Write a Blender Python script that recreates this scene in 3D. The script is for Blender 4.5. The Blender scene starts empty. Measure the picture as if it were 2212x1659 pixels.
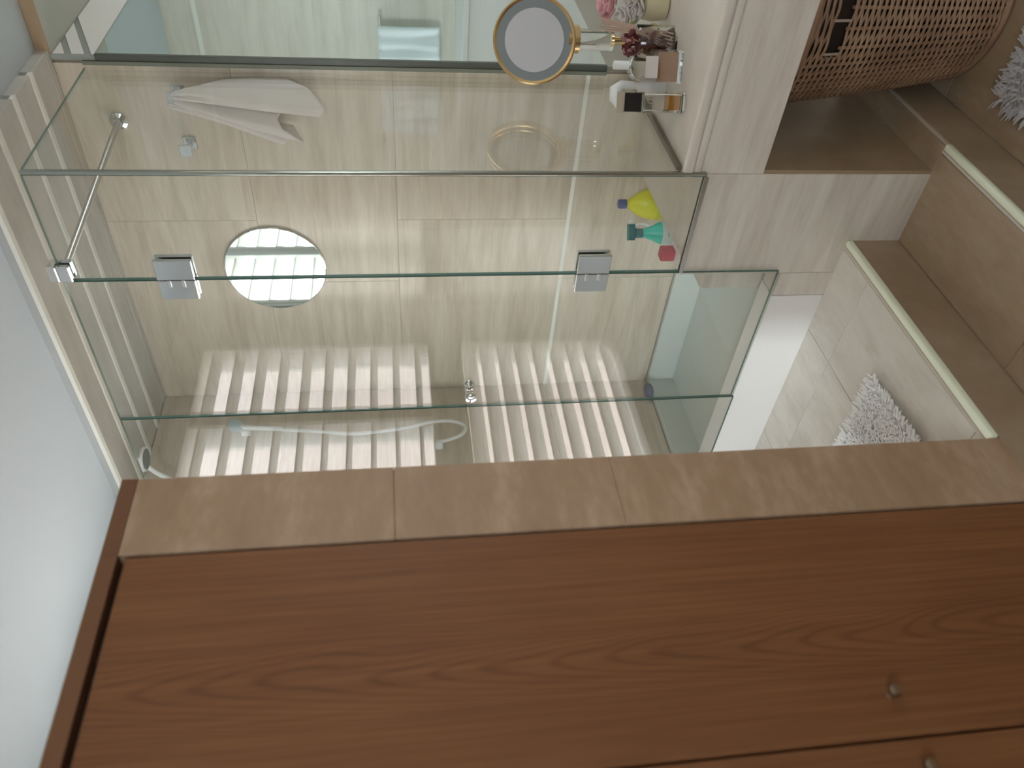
import bpy, bmesh, math, random
from mathutils import Matrix, Vector, Euler
random.seed(7)
S = bpy.context.scene
COL = S.collection
PI = math.pi
H = 1.72                       # lens height above the lower floor; all z below are relative to the lens

# ------------------------------------------------------------------ camera
YAW, PITCH, ROLL = 0.7834899, -0.1381067, -0.0347343
fw = Vector((-math.sin(YAW)*math.cos(PITCH), math.cos(YAW)*math.cos(PITCH), math.sin(PITCH)))
r0 = Vector((math.cos(YAW), math.sin(YAW), 0)); u0 = r0.cross(fw)
rt = math.cos(ROLL)*r0 + math.sin(ROLL)*u0
up = -math.sin(ROLL)*r0 + math.cos(ROLL)*u0
cam = bpy.data.cameras.new('camera'); cam_o = bpy.data.objects.new('camera', cam); COL.objects.link(cam_o)
m = Matrix((-up, rt, -fw)).transposed().to_4x4()      # the phone was held sideways: picture-left is up
m.translation = Vector((0, 0, H))
cam_o.matrix_world = m
cam.sensor_width = 36; cam.lens = 1691.9/2212*36
cam.clip_start = 0.02
cam.dof.use_dof = True; cam.dof.focus_distance = 2.5; cam.dof.aperture_fstop = 1.9
S.camera = cam_o

# ------------------------------------------------------------------ sky, exposure
w = bpy.data.worlds.new('world'); S.world = w; w.use_nodes = True
nt = w.node_tree; nt.nodes.clear()
bg = nt.nodes.new('ShaderNodeBackground'); out = nt.nodes.new('ShaderNodeOutputWorld')
tc = nt.nodes.new('ShaderNodeTexCoord'); sx = nt.nodes.new('ShaderNodeSeparateXYZ')
cr = nt.nodes.new('ShaderNodeValToRGB')
mr = nt.nodes.new('ShaderNodeMapRange'); mr.inputs['From Min'].default_value = -1
nt.links.new(tc.outputs['Generated'], sx.inputs[0]); nt.links.new(sx.outputs['Z'], mr.inputs['Value'])
nt.links.new(mr.outputs[0], cr.inputs[0])
cr.color_ramp.elements[0].position = 0.40; cr.color_ramp.elements[0].color = (0.42, 0.40, 0.37, 1)
cr.color_ramp.elements[1].position = 0.55; cr.color_ramp.elements[1].color = (0.89, 0.955, 1.0, 1)
nt.links.new(cr.outputs[0], bg.inputs[0]); bg.inputs[1].default_value = 9.5
nt.links.new(bg.outputs[0], out.inputs[0])
S.view_settings.view_transform = 'Standard'; S.view_settings.look = 'None'
S.view_settings.gamma = 1; S.view_settings.use_curve_mapping = False
S.view_settings.exposure = 0.82
S.cycles.max_bounces = 14; S.cycles.diffuse_bounces = 8; S.cycles.transparent_max_bounces = 24; S.cycles.glossy_bounces = 6
S.cycles.sample_clamp_indirect = 4.0
WINDOWS = [(0.96, 1.405, -0.145, 0.915), (1.44, 1.86, -0.145, 0.915)]
LOWER = [(0.96, 1.86, -1.055, -0.255)]
XL, XR, YB, YG, XG, YE, YR, ZC = -2.50, 1.2, 2.505, 1.89, -1.07, 3.93, -1.4, 1.045
ZL, ZM, ZP = -1.72, -1.55, -1.378
RW = (3.05, 3.55, -0.40, 0.80)       # unseen window added in the right wall to light the mirrored end
BW = (-2.42, -1.84, -1.30, 0.90)      # unseen window added in the rear wall behind the wardrobe, main daylight
CW = (-0.10, 1.08, 0.12, 0.96)        # unseen window added in the rear wall behind the camera as fill
def portal(x, y0, y1, z0, z1, s):
    l = bpy.data.lights.new('sky_portal', 'AREA'); l.shape = 'RECTANGLE'; l.size = y1-y0; l.size_y = z1-z0
    l.cycles.is_portal = True
    o = bpy.data.objects.new('sky_portal', l); COL.objects.link(o)
    o.matrix_world = Matrix.Translation((x, (y0+y1)/2, (z0+z1)/2+H)) @ Euler((PI/2, 0, s*PI/2)).to_matrix().to_4x4()
for a in WINDOWS+LOWER: portal(XL-0.08, *a, -1)
portal(XR+0.08, *RW, 1)
for q in (BW, CW):
    l = bpy.data.lights.new('sky_portal', 'AREA'); l.shape = 'RECTANGLE'; l.size = q[1]-q[0]; l.size_y = q[3]-q[2]; l.cycles.is_portal = True
    o = bpy.data.objects.new('sky_portal', l); COL.objects.link(o)
    o.matrix_world = Matrix.Translation(((q[0]+q[1])/2, YR-.09, (q[2]+q[3])/2+H)) @ Euler((PI/2, 0, 0)).to_matrix().to_4x4()
l = bpy.data.lights.new('warm_fill', 'AREA'); l.shape = 'DISK'; l.size = 0.45; l.energy = 3; l.color = (1, 0.70, 0.45)  # unseen lamp added as a weak warm fill
o = bpy.data.objects.new('warm_fill', l); COL.objects.link(o); o.location = (0.25, 1.15, ZC-0.03+H)

# ------------------------------------------------------------------ materials
def lin(c): return tuple(((v/255+0.055)/1.055)**2.4 if v > 10 else v/255/12.92 for v in c)+(1,)
def mat(name, col, rough=0.5, metal=0, **k):
    M = bpy.data.materials.new(name); M.use_nodes = True
    b = M.node_tree.nodes['Principled BSDF']
    b.inputs['Base Color'].default_value = (*col[:3], 1); b.inputs['Roughness'].default_value = rough
    b.inputs['Metallic'].default_value = metal
    for n, v in k.items(): b.inputs[n.replace('_', ' ')].default_value = v
    return M
class N:
    def __init__(s, M): s.t = M.node_tree
    def __call__(s, ty, **ins):
        n = s.t.nodes.new('ShaderNode'+ty)
        for k, v in ins.items():
            k = k.replace('_', ' ')
            i = n.inputs[int(k[1:])] if k[0] == 'i' and k[1:].isdigit() else n.inputs[k]
            if hasattr(v, 'is_output'): s.t.links.new(v, i)
            else: i.default_value = v
        return n
    def math(s, op, a, b=0.0, c=None):
        n = s.t.nodes.new('ShaderNodeMath'); n.operation = op
        for i, v in enumerate((a, b, c)):
            if v is None: continue
            if hasattr(v, 'is_output'): s.t.links.new(v, n.inputs[i])
            else: n.inputs[i].default_value = v
        return n.outputs[0]
    def ramp(s, f, stops):
        n = s.t.nodes.new('ShaderNodeValToRGB'); s.t.links.new(f, n.inputs[0])
        e = n.color_ramp.elements
        while len(e) < len(stops): e.new(0.5)
        for q, (p, c) in zip(e, stops): q.position = p; q.color = (*c[:3], 1)
        return n.outputs[0]
def travertine(name, c0, c1, c2, rough=0.15, scale=(1.3, 1.3, 13), ior=1.5, rnd=9.0, bump=0.0):
    M = mat(name, c1, rough, IOR=ior); n = N(M); b = M.node_tree.nodes['Principled BSDF']
    tc = n('TexCoord'); oi = n('ObjectInfo')
    off = n('VectorMath', i0=tc.outputs['Object'])
    cmb = n('CombineXYZ', X=n.math('MULTIPLY', oi.outputs['Random'], rnd), Y=n.math('MULTIPLY', oi.outputs['Random'], rnd*1.7), Z=n.math('MULTIPLY', oi.outputs['Random'], rnd*.6))
    M.node_tree.links.new(cmb.outputs[0], off.inputs[1])
    mp = n('Mapping', Vector=off.outputs[0], Scale=scale)
    a = n('TexNoise', Vector=mp.outputs[0], Scale=1.6, Detail=5.0, Roughness=0.55, Distortion=0.5)
    mp2 = n('Mapping', Vector=off.outputs[0], Scale=tuple(3.2*v for v in scale))
    f = n('TexNoise', Vector=mp2.outputs[0], Scale=2.5, Detail=4.0, Roughness=0.6)
    v = n.math('ADD', n.math('MULTIPLY', a.outputs[0], 0.7), n.math('MULTIPLY', f.outputs[0], 0.3))
    c = n.ramp(v, [(0.34, c0), (0.5, c1), (0.66, c2)])
    M.node_tree.links.new(c, b.inputs['Base Color'])
    return M
TR = ((0.50, 0.43, 0.34), (0.60, 0.53, 0.435), (0.68, 0.615, 0.53))
m_wall = travertine('travertine_polished', *TR, rough=0.12, ior=1.5)
m_pier = travertine('travertine_honed', (0.56, 0.51, 0.45), (0.655, 0.605, 0.54), (0.73, 0.69, 0.63), rough=0.35)
m_col = travertine('travertine_column_warm', (0.325, 0.210, 0.132), (0.37, 0.248, 0.158), (0.46, 0.335, 0.235), rough=0.5, scale=(2, 2.2, 6))  # dim warm light put into the stone colour
m_floor = travertine('travertine_floor', (0.55, 0.52, 0.465), (0.63, 0.605, 0.55), (0.69, 0.665, 0.61), rough=0.3, scale=(7, 2.2, 2))
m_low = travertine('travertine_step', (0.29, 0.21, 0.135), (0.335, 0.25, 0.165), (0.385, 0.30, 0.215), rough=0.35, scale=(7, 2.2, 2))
m_joint = mat('grout', (0.54, 0.49, 0.42), 0.8)
m_white = mat('white_paint', (0.80, 0.80, 0.79), 0.55)
m_ceil = mat('ceiling_paint', (0.58, 0.645, 0.695), 0.8)
m_plank = travertine('ceiling_plank', (0.49, 0.485, 0.455), (0.56, 0.55, 0.515), (0.62, 0.61, 0.57), rough=0.25, scale=(1.3, 6, 1))
m_strip = mat('joint_strip', (0.84, 0.84, 0.78), 0.5)
m_nose = mat('nosing_glint', (0.86, 0.92, 0.74), 0.25)  # glint along the step edges put into the pale colour
m_curb = mat('curb_white', (0.82, 0.81, 0.80), 0.35)
m_tray = mat('shower_tray', (0.60, 0.65, 0.62), 0.2)
m_chrome = mat('chrome', (0.78, 0.79, 0.80), 0.12, 1)
m_brushed = mat('brushed_steel', (0.62, 0.62, 0.61), 0.3, 1)
m_gold = mat('gold', (0.80, 0.60, 0.32), 0.25, 1)
m_oldbrass = mat('old_brass', (0.42, 0.34, 0.26), 0.25, 1)
m_mirror = mat('mirror_silver', (0.84, 0.93, 0.91), 0.0, 1)
m_dark = mat('dark_edge', (0.10, 0.11, 0.095), 0.3)
m_black = mat('black_gap', (0.012, 0.008, 0.006), 0.8)
m_pink = mat('neighbour_render', (0.86, 0.76, 0.735), 0.9)

def wood(name):
    M = mat(name, (0.3, 0.17, 0.1), 0.45, Specular_IOR_Level=0.3); n = N(M); b = M.node_tree.nodes['Principled BSDF']
    tc = n('TexCoord'); s = n('SeparateXYZ', Vector=tc.outputs['Object'])
    y, z = s.outputs['Y'], s.outputs['Z']
    nz = n('TexNoise', Vector=n('Mapping', Vector=tc.outputs['Object'], Scale=(3, 3, 1.2)).outputs[0], Scale=1.6, Detail=2.5)
    k = n.math('SUBTRACT', nz.outputs[0], 0.5)
    yy = n.math('ADD', y, n.math('MULTIPLY', k, 0.055))
    y2 = n.math('MULTIPLY', yy, yy)
    v = n.math('ADD', n.math('MULTIPLY', z, 8.7), n.math('MULTIPLY', n.math('POWER', y2, 0.85), 480.0))
    v = n.math('ADD', v, n.math('MULTIPLY', k, 4.0))
    sn = n.math('SINE', n.math('MULTIPLY', v, 2*PI))
    g = n.math('POWER', n.math('MULTIPLY_ADD', sn, 0.5, 0.5), 4.0)
    amp = n.math('MULTIPLY_ADD', n.math('EXPONENT', n.math('MULTIPLY', y2, -90.0)), -0.13, -0.05)
    fine = n('TexNoise', Vector=n('Mapping', Vector=tc.outputs['Object'], Scale=(60, 60, 1.6)).outputs[0], Scale=2.0, Detail=3.0)
    t = n.math('ADD', n.math('MULTIPLY', g, amp), n.math('MULTIPLY', fine.outputs[0], 0.50))
    t = n.math('ADD', t, n.math('MULTIPLY', k, 0.18))
    c = n.ramp(t, [(0.02, (0.138, 0.055, 0.022)), (0.28, (0.205, 0.088, 0.036)), (0.45, (0.248, 0.113, 0.049))])
    M.node_tree.links.new(c, b.inputs['Base Color'])
    return M
m_wood = wood('oak_veneer')
m_cornice = mat('cornice_wood', (0.17, 0.072, 0.031), 0.45)

def glass_mat(name, tint, ior=1.5, rough=0.0, boost=1.0):
    M = bpy.data.materials.new(name); M.use_nodes = True; t = M.node_tree; t.nodes.clear(); n = N(M)
    geo = n('NewGeometry')
    i = n('Mix', i0=geo.outputs['Backfacing'], i2=ior, i3=1/ior)
    fr = n('Fresnel', IOR=i.outputs[0])
    tr = n('BsdfTransparent', Color=(*tint, 1)); gl = n('BsdfGlossy', Color=(1, 1, 1, 1), Roughness=rough)
    mx = n('MixShader', i0=n.math('MULTIPLY', fr.outputs[0], boost), i1=tr.outputs[0], i2=gl.outputs[0])
    o = n('OutputMaterial', Surface=mx.outputs[0])
    return M
m_glass = glass_mat('clear_glass', (0.980, 0.990, 0.984))
m_pane = glass_mat('window_glass', (0.98, 0.99, 0.985))
m_gedge = mat('glass_edge', (0.10, 0.20, 0.175), 0.12)
m_bottle = mat('bottle_glass', (0.97, 0.97, 0.95), 0.0, IOR=1.45, Transmission_Weight=1.0)
def trans(name, col, a):      # tinted liquid / translucent plastic
    M = bpy.data.materials.new(name); M.use_nodes = True; t = M.node_tree; n = N(M)
    b = t.nodes['Principled BSDF']; b.inputs['Base Color'].default_value = (*col, 1); b.inputs['Roughness'].default_value = 0.15
    tr = n('BsdfTransparent', Color=(*col, 1)); mx = n('MixShader', i0=a, i1=tr.outputs[0], i2=b.outputs[0])
    t.links.new(mx.outputs[0], t.nodes['Material Output'].inputs[0]); return M
m_amber = trans('amber_liquid', (0.62, 0.34, 0.16), 0.6)
m_honey = trans('honey_liquid', (0.66, 0.34, 0.04), 0.6)

# ------------------------------------------------------------------ builders
class B:
    def __init__(s): s.bm = bmesh.new(); s.mi = 0; s.n0 = None
    def inner(s): s.bm.faces.index_update(); s.n0 = len(s.bm.faces); return s
    def box(s, x0, x1, y0, y1, z0, z1, bev=0.0, M=None, seg=1):
        r = bmesh.ops.create_cube(s.bm, size=1.0); vs = r['verts']
        for v in vs:
            v.co = Vector((x0+(v.co.x+.5)*(x1-x0), y0+(v.co.y+.5)*(y1-y0), z0+(v.co.z+.5)*(z1-z0)))
        fs = {f for v in vs for f in v.link_faces}
        for f in fs: f.material_index = s.mi
        if bev > 0:
            es = list({e for v in vs for e in v.link_edges})
            q = bmesh.ops.bevel(s.bm, geom=es, offset=bev, segments=seg, profile=0.5, affect='EDGES')
            vs = list({v for f in q['faces'] for v in f.verts} | {v for v in vs if v.is_valid})
        if M: bmesh.ops.transform(s.bm, matrix=M, verts=vs)
        return s
    def ring(s, rings, close=True, cap0=True, cap1=True):
        L = [[s.bm.verts.new(p) for p in r] for r in rings]
        for a, b in zip(L, L[1:]):
            k = len(a)
            for i in range(k if close else k-1):
                f = s.bm.faces.new((a[i], a[(i+1) % k], b[(i+1) % k], b[i])); f.material_index = s.mi
        if cap0 and len(L[0]) > 2: s.bm.faces.new(list(reversed(L[0]))).material_index = s.mi
        if cap1 and len(L[-1]) > 2: s.bm.faces.new(L[-1]).material_index = s.mi
        return s
    def lathe(s, prof, M=Matrix(), n=24, cap0=True, cap1=True, sx=1, sy=1):
        return s.ring([[M @ Vector((r*math.cos(2*PI*i/n)*sx, r*math.sin(2*PI*i/n)*sy, z)) for i in range(n)] for r, z in prof], True, cap0, cap1)
    def tube(s, pts, r, n=10, caps=True):
        pts = [Vector(p) for p in pts]; R = []; nrm = None
        for i, p in enumerate(pts):
            t = (pts[min(i+1, len(pts)-1)]-pts[max(i-1, 0)]).normalized()
            if nrm is None: nrm = t.orthogonal().normalized()
            nrm = (nrm - t*nrm.dot(t)).normalized(); bn = t.cross(nrm)
            q = r[i] if isinstance(r, (list, tuple)) else r
            R.append([p+(nrm*math.cos(2*PI*k/n)+bn*math.sin(2*PI*k/n))*q for k in range(n)])
        return s.ring(R, True, caps, caps)
    def prism(s, poly, d, M=Matrix()):      # poly in XY, extruded along local z
        return s.ring([[M @ Vector((x, y, 0)) for x, y in poly], [M @ Vector((x, y, d)) for x, y in poly]])
    def grid(s, P):
        L = [[s.bm.verts.new(p) for p in r] for r in P]
        for a, b in zip(L, L[1:]):
            for i in range(len(a)-1): s.bm.faces.new((a[i], a[i+1], b[i+1], b[i])).material_index = s.mi
        return s
    def obj(s, name, mats, parent=None, smooth=0, label=None, solid=0):
        bmesh.ops.recalc_face_normals(s.bm, faces=s.bm.faces)
        if s.n0: s.bm.faces.ensure_lookup_table(); bmesh.ops.reverse_faces(s.bm, faces=s.bm.faces[s.n0:])
        me = bpy.data.meshes.new(name); bm = s.bm
        if parent: org = Vector(parent['_org'])
        else:
            vs = [v.co for v in bm.verts]
            lo = [min(v[i] for v in vs) for i in range(3)]; hi = [max(v[i] for v in vs) for i in range(3)]
            org = Vector(((lo[0]+hi[0])/2, (lo[1]+hi[1])/2, lo[2]+H))
        bmesh.ops.translate(bm, verts=bm.verts, vec=Vector((0, 0, H))-org)
        bm.to_mesh(me); bm.free()
        for q in (mats if isinstance(mats, (list, tuple)) else [mats]): me.materials.append(q)
        if smooth:
            for p in me.polygons: p.use_smooth = True
            me.set_sharp_from_angle(angle=math.radians(smooth))
        o = bpy.data.objects.new(name, me); COL.objects.link(o)
        if parent: o.parent = parent
        else: o.location = org
        o['_org'] = tuple(org)
        if label: o['label'] = label
        if solid:
            md = o.modifiers.new('thickness', 'SOLIDIFY'); md.thickness = solid; md.offset = 0
        return o
def tag(o, label, cat, group=None):
    o['label'] = label; o['category'] = cat
    if group: o['group'] = group
    return o
def thing(name, loc, label, cat, group=None):
    o = bpy.data.objects.new(name, None); COL.objects.link(o); o.empty_display_size = .05
    o.location = (loc[0], loc[1], loc[2]+H); o['_org'] = tuple(o.location)
    return tag(o, label, cat, group)
def root(name, loc):
    o = bpy.data.objects.new(name, None); COL.objects.link(o); o.empty_display_size = .05
    o.location = (loc[0], loc[1], loc[2]+H); o['_org'] = tuple(o.location); o['kind'] = 'structure'
    return o
def struct(b, name, mats, **k):
    o = b.obj(name, mats, None, **k); o['kind'] = 'structure'; return o
def shift(o, name, d):               # linked-data copy of a part, moved by d
    c = o.copy(); COL.objects.link(c); c.name = name; c.parent = o.parent; c.location = o.location+Vector(d); return c

# ------------------------------------------------------------------ setting: floors and steps
fl = root('floor', (0, 0, ZL))
B().box(-0.985, XR, YR, YE, ZL-0.12, ZL-0.006).obj('subfloor', m_joint, fl)
B().box(-1.312, -0.987, YR, YB, ZL-0.12, ZM-0.006).obj('subfloor', m_joint, fl)
B().box(XL-.1, -1.316, YR, YB+.1, ZL-0.12, ZP-0.006).obj('subfloor', m_joint, fl)
def tiles(x0, x1, y0, y1, xs, ys, z0, z1, m, gap=0.0006):
    X = [x0]+[v for v in xs if x0 < v < x1]+[x1]; Y = [y0]+[v for v in ys if y0 < v < y1]+[y1]
    for a, b in zip(X, X[1:]):
        for c, d in zip(Y, Y[1:]):
            B().box(a+gap, b-gap, c+gap, d-gap, z0, z1, 0.001).obj('tile', m, fl)
tiles(XL, -1.336, YR, YG, (-2.18, -1.665), (-0.68, -0.08, 0.52, 1.12, 1.72), ZP-0.01, ZP, m_floor)
tiles(-1.305, -1.01, YR, YG, (), (-0.5, 0.4, 1.3), ZM-0.01, ZM, m_low)
tiles(-1.08, -0.987, YG, YB, (), (), ZM-0.01, ZM, m_low)
tiles(-0.98, XR, YR, YE, (-0.38, 0.22, 0.82), (-0.8, -0.2, 0.4, 1.0, 1.6, 2.2, 2.8, 3.4), ZL-0.01, ZL, m_low)
B().box(-1.317, -1.307, YR, YG, ZM-0.004, ZP-0.022).obj('riser', m_low, fl)
B().box(-0.991, -0.983, YR, YB, ZL-0.004, ZM-0.02).obj('riser', m_low, fl)
B().box(-1.3355, -1.3265, 1.078, YG, ZP-.012, ZP-.0005).obj('joint_strip', m_joint, fl)
B().box(-1.326, -1.3045, 1.078, YG, ZP-0.022, ZP+0.001, 0.006, seg=3).obj('nosing', m_nose, fl, smooth=50, label='nosing along the platform edge with its pale greenish glint painted in')
B().box(-1.0085, -1.0005, YR, YG, ZM-.012, ZM-.0005).obj('joint_strip', m_joint, fl)
B().box(-1.0, -0.9795, YR, YG, ZM-0.02, ZM+0.001, 0.006, seg=3).obj('nosing', m_nose, fl, smooth=50, label='nosing along the lower step with its pale greenish glint painted in')

# ------------------------------------------------------------------ walls
wb = root('wall_back', (-1.9, YB, ZP))
B().box(XL-0.1, -1.05, YB+0.012, YB+0.10, ZL, ZC).obj('backing', m_joint, wb)
RZ = [-1.12, -0.643, 0.0, 0.5, 1.012]
for i, (a, b) in enumerate(zip(RZ, RZ[1:])):
    xs = [XL, -1.62, XG+0.01] if i % 2 else [XL, -1.9, XG+0.01]
    for c, d in zip(xs, xs[1:]):
        B().box(c+0.0004, d-0.0004, YB, YB+0.014, a+(0.006 if i == 1 else 0.0004), b-0.0004, 0.0004).obj('tile', m_wall, wb)
B().box(XL, XG+0.01, YB-0.002, YB+0.012, -0.650, -0.636).obj('joint_strip', m_strip, wb, label='pale joint strip crossing the back wall')
struct(B().box(XL, -1.44, YB-0.025, YB, -1.26, -1.122, 0.003), 'baseboard_back', m_tray)

# left wall with window openings
wl = root('wall_left', (XL, 1, ZL))
def wallpiece(y0, y1, z0, z1, m=m_white): B().box(XL-0.16, XL, y0, y1, z0, z1).obj('wall_panel', m, wl)
m_lw = travertine('travertine_left', *TR, rough=0.3)
for a in ((YR-.1, 0.96, ZL, ZC), (0.96, 1.86, 0.915, ZC), (0.96, 1.86, -0.255, -0.145), (0.96, 1.86, ZL, -1.055), (1.405, 1.44, -0.145, 0.915), (1.86, YG, ZL, ZC)):
    wallpiece(*a, m_white)
for a, b in zip(RZ, RZ[1:]):
    B().box(XL-0.014, XL, YG+.0005, YB-.0005, a+.0006, b-.0006, 0.0006).obj('tile', m_lw, wl)
B().box(XL-0.16, XL-.012, YG, YB+.1, ZL, ZC).obj('wall_panel', m_lw, wl)
struct(B().box(XL, XL+.03, YG+.1, YB-.026, -1.26, -1.122, 0.003), 'baseboard_left', m_tray)
nw = 0
def shutter(y0, y1, z0, z1, n, tilt, depth, sm=None):
    global nw
    nw += 1; r = root('window_%d' % nw, (XL, (y0+y1)/2, z0))
    f = 0.022
    b = B(); b.box(XL-0.14, XL+0.008, y0, y0+f, z0, z1); b.box(XL-0.14, XL+0.008, y1-f, y1, z0, z1)
    b.box(XL-0.14, XL+0.008, y0+f, y1-f, z0, z0+f); b.box(XL-0.14, XL+0.008, y0+f, y1-f, z1-f, z1)
    b.obj('window_frame', m_white, r)
    B().box(XL-0.125, XL-0.121, y0+f, y1-f, z0+f, z1-f).obj('pane', m_pane, r)
    if n:
        p = (z1-z0-2*f)/n; first = None
        for i in range(n):
            if first is None:
                M = Matrix.Translation((XL-0.045, 0, z0+f+p/2)) @ Matrix.Rotation(tilt, 4, 'Y')
                first = B().box(-depth/2, depth/2, y0+f+0.002, y1-f-0.002, -0.004, 0.004, 0.003, M=M).obj('slat', sm or m_slat, r)
            else: shift(first, 'slat', (0, 0, p*i))
    return r
def slat_mat(k):
    M = mat('shutter_slat', (0.80, 0.79, 0.78), 0.4); n = N(M)
    t = n('BsdfTranslucent', Color=(0.85, 0.85, 0.84, 1))
    x = n('MixShader', i0=k, i1=M.node_tree.nodes['Principled BSDF'].outputs[0], i2=t.outputs[0])
    M.node_tree.links.new(x.outputs[0], M.node_tree.nodes['Material Output'].inputs[0]); return M
m_slat = slat_mat(0.42)
shutter(*WINDOWS[0], 10, math.radians(-19), 0.080)
shutter(*WINDOWS[1], 10, math.radians(-10), 0.078)
shutter(*LOWER[0], 9, math.radians(-50), 0.096, slat_mat(0.68))
struct(B().box(-5.2, -4.4, -7, 2.6, ZL-1, 1.7), 'wall_neighbour', m_pink)

# mirror partition, end wall, right wall, rear wall
struct(B().box(XG-0.06, -1.05, YB+0.1, YE+0.1, ZL, ZC), 'wall_vanity', m_pier)
we = struct(B().box(-1.2, XR+0.1, YE, YE+0.1, ZL, ZC), 'wall_end', travertine('travertine_end_lit', (0.64, 0.61, 0.53), (0.72, 0.69, 0.61), (0.77, 0.75, 0.67), rough=0.3))  # stone made paler, standing in for light on this wall
struct(B().box(-1.05, XR, YE-0.006, YE, 0.885, 0.905), 'trim_1', m_strip)
wr = root('wall_right', (XR, 1, ZL))
for a in ((YR-.1, RW[0], ZL, ZC), (RW[1], YE+.1, ZL, ZC), (RW[0], RW[1], ZL, RW[2]), (RW[0], RW[1], RW[3], ZC)):
    B().box(XR, XR+0.16, *a).obj('wall_panel', m_white, wr)
r = root('window_4', (XR, 3.3, RW[2]))  # added for its daylight, out of view
b = B(); b.box(XR-0.005, XR+0.14, RW[0], RW[0]+.03, RW[2], RW[3]); b.box(XR-0.005, XR+0.14, RW[1]-.03, RW[1], RW[2], RW[3])
b.box(XR-0.005, XR+0.14, RW[0]+.03, RW[1]-.03, RW[2], RW[2]+.03); b.box(XR-0.005, XR+0.14, RW[0]+.03, RW[1]-.03, RW[3]-.03, RW[3])
b.obj('window_frame', m_white, r); B().box(XR+.1, XR+.104, RW[0]+.03, RW[1]-.03, RW[2]+.03, RW[3]-.03).obj('pane', m_pane, r)
wq = root('wall_rear', (0, YR, ZL)); m_rear = mat('rear_paint', (0.50, 0.42, 0.34), 0.8)
for a in ((XL-.1, BW[0], ZL, ZC), (BW[1], CW[0], ZL, ZC), (CW[1], XR+.1, ZL, ZC), (BW[0], BW[1], ZL, BW[2]), (BW[0], BW[1], BW[3], ZC), (CW[0], CW[1], ZL, CW[2]), (CW[0], CW[1], CW[3], ZC)):
    B().box(a[0], a[1], YR-.12, YR, a[2], a[3]).obj('wall_panel', m_rear, wq)
for k, q in ((5, BW), (6, CW)):  # both openings added for their daylight, out of view
    r = root('window_%d' % k, ((q[0]+q[1])/2, YR, q[2]))
    b = B(); b.box(q[0], q[0]+.03, YR-.1, YR+.005, q[2], q[3]); b.box(q[1]-.03, q[1], YR-.1, YR+.005, q[2], q[3])
    b.box(q[0]+.03, q[1]-.03, YR-.1, YR+.005, q[2], q[2]+.03); b.box(q[0]+.03, q[1]-.03, YR-.1, YR+.005, q[3]-.03, q[3])
    b.obj('window_frame', m_white, r); B().box(q[0]+.03, q[1]-.03, YR-.08, YR-.076, q[2]+.03, q[3]-.03).obj('pane', m_pane, r)

# ceiling
ce = root('ceiling', (0, 1, ZC))
B().box(XL-.1, XR+.1, YR-.1, YG, ZC, ZC+0.1).obj('ceiling_panel', m_ceil, ce)
B().box(-1.02, XR+.1, YG, YE+.1, ZC, ZC+0.1).obj('ceiling_panel', m_ceil, ce)
B().box(XL-.1, -1.02, YG, YB+.1, ZC, ZC+0.1).obj('ceiling_panel', m_ceil, ce)
zp = 1.014
for k in range(4):
    y0 = YG+0.148*k
    B().box(XL, -1.022, y0-0.010, y0+0.011, zp-0.004, zp+.008).obj('joint_strip', m_strip, ce)
    if k == 0: B().box(XL, -1.022, y0-0.010, y0+0.011, zp+.0082, ZC).obj('ceiling_edge', mat('edge_shade', (0.43, 0.45, 0.455), 0.8), ce)  # edge coloured darker than the ceiling to offset the light on it
    B().box(XL, -1.022, y0+0.0115, y0+0.1365, zp, ZC, 0.001).obj('ceiling_plank', m_plank, ce)
B().box(XL, -1.022, YG+0.148*4-0.011, YB+0.0, zp-0.002, ZC).obj('ceiling_plank', m_plank, ce)
B().box(-1.049, XR, YB, 3.0, zp-0.004, ZC-.001).obj('soffit', mat('soffit_paint', (0.50, 0.52, 0.47), 0.7), ce)
B().box(-1.03, XR, YB-0.012, YB, zp-0.006, ZC-.001).obj('soffit_edge', mat('soffit_edge_wood', (0.42, 0.30, 0.19), 0.5), ce)

# pier (pony wall) under the fixed glass, bench behind it, curb, tray
wp = root('wall_pier', (-1.25, YG, ZL))
B().box(-1.427, -1.0785, YG, 2.0, ZL, -0.866, 0.002).obj('front_slab', m_pier, wp)
B().box(-1.385, -1.078, 2.0, YB, ZL, -0.866, 0.003).obj('bench_top', m_pier, wp)
B().box(-1.57, -1.385, 2.0, YB-0.03, -1.26, -1.0, 0.003).obj('shelf_step', m_pier, wp)
B().box(-1.427, -1.378, YG-0.001, 2.0, -0.866, -0.862).obj('edge_band', m_curb, wp)
tr = root('trim_2', (-2, YG, ZP))
B().box(XL, -1.520, YG, YG+0.09, ZP-.006, -1.198, 0.002).obj('curb', m_curb, tr)
B().box(-1.518, -1.428, YG, YG+0.09, ZP-.006, -1.200, 0.002).obj('curb_end', m_pier, tr)
struct(B().box(XL, -1.43, YG+0.09, YB, ZP, -1.24), 'trim_3', m_tray)

# column: end of the wall beside the wardrobe
wc = root('wall_column', (-1.4, 1, ZL))
B().box(-1.77, -1.320, 0.905, 1.0755, ZL, 0.541).obj('core', m_joint, wc)
for a, b in ((0.0263, 0.541), (-0.4437, 0.0257), (ZL, -0.4443)):
    B().box(-1.78, -1.3095, 0.8955, 1.077, a, b, 0.001).obj('tile', m_col, wc)

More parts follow.
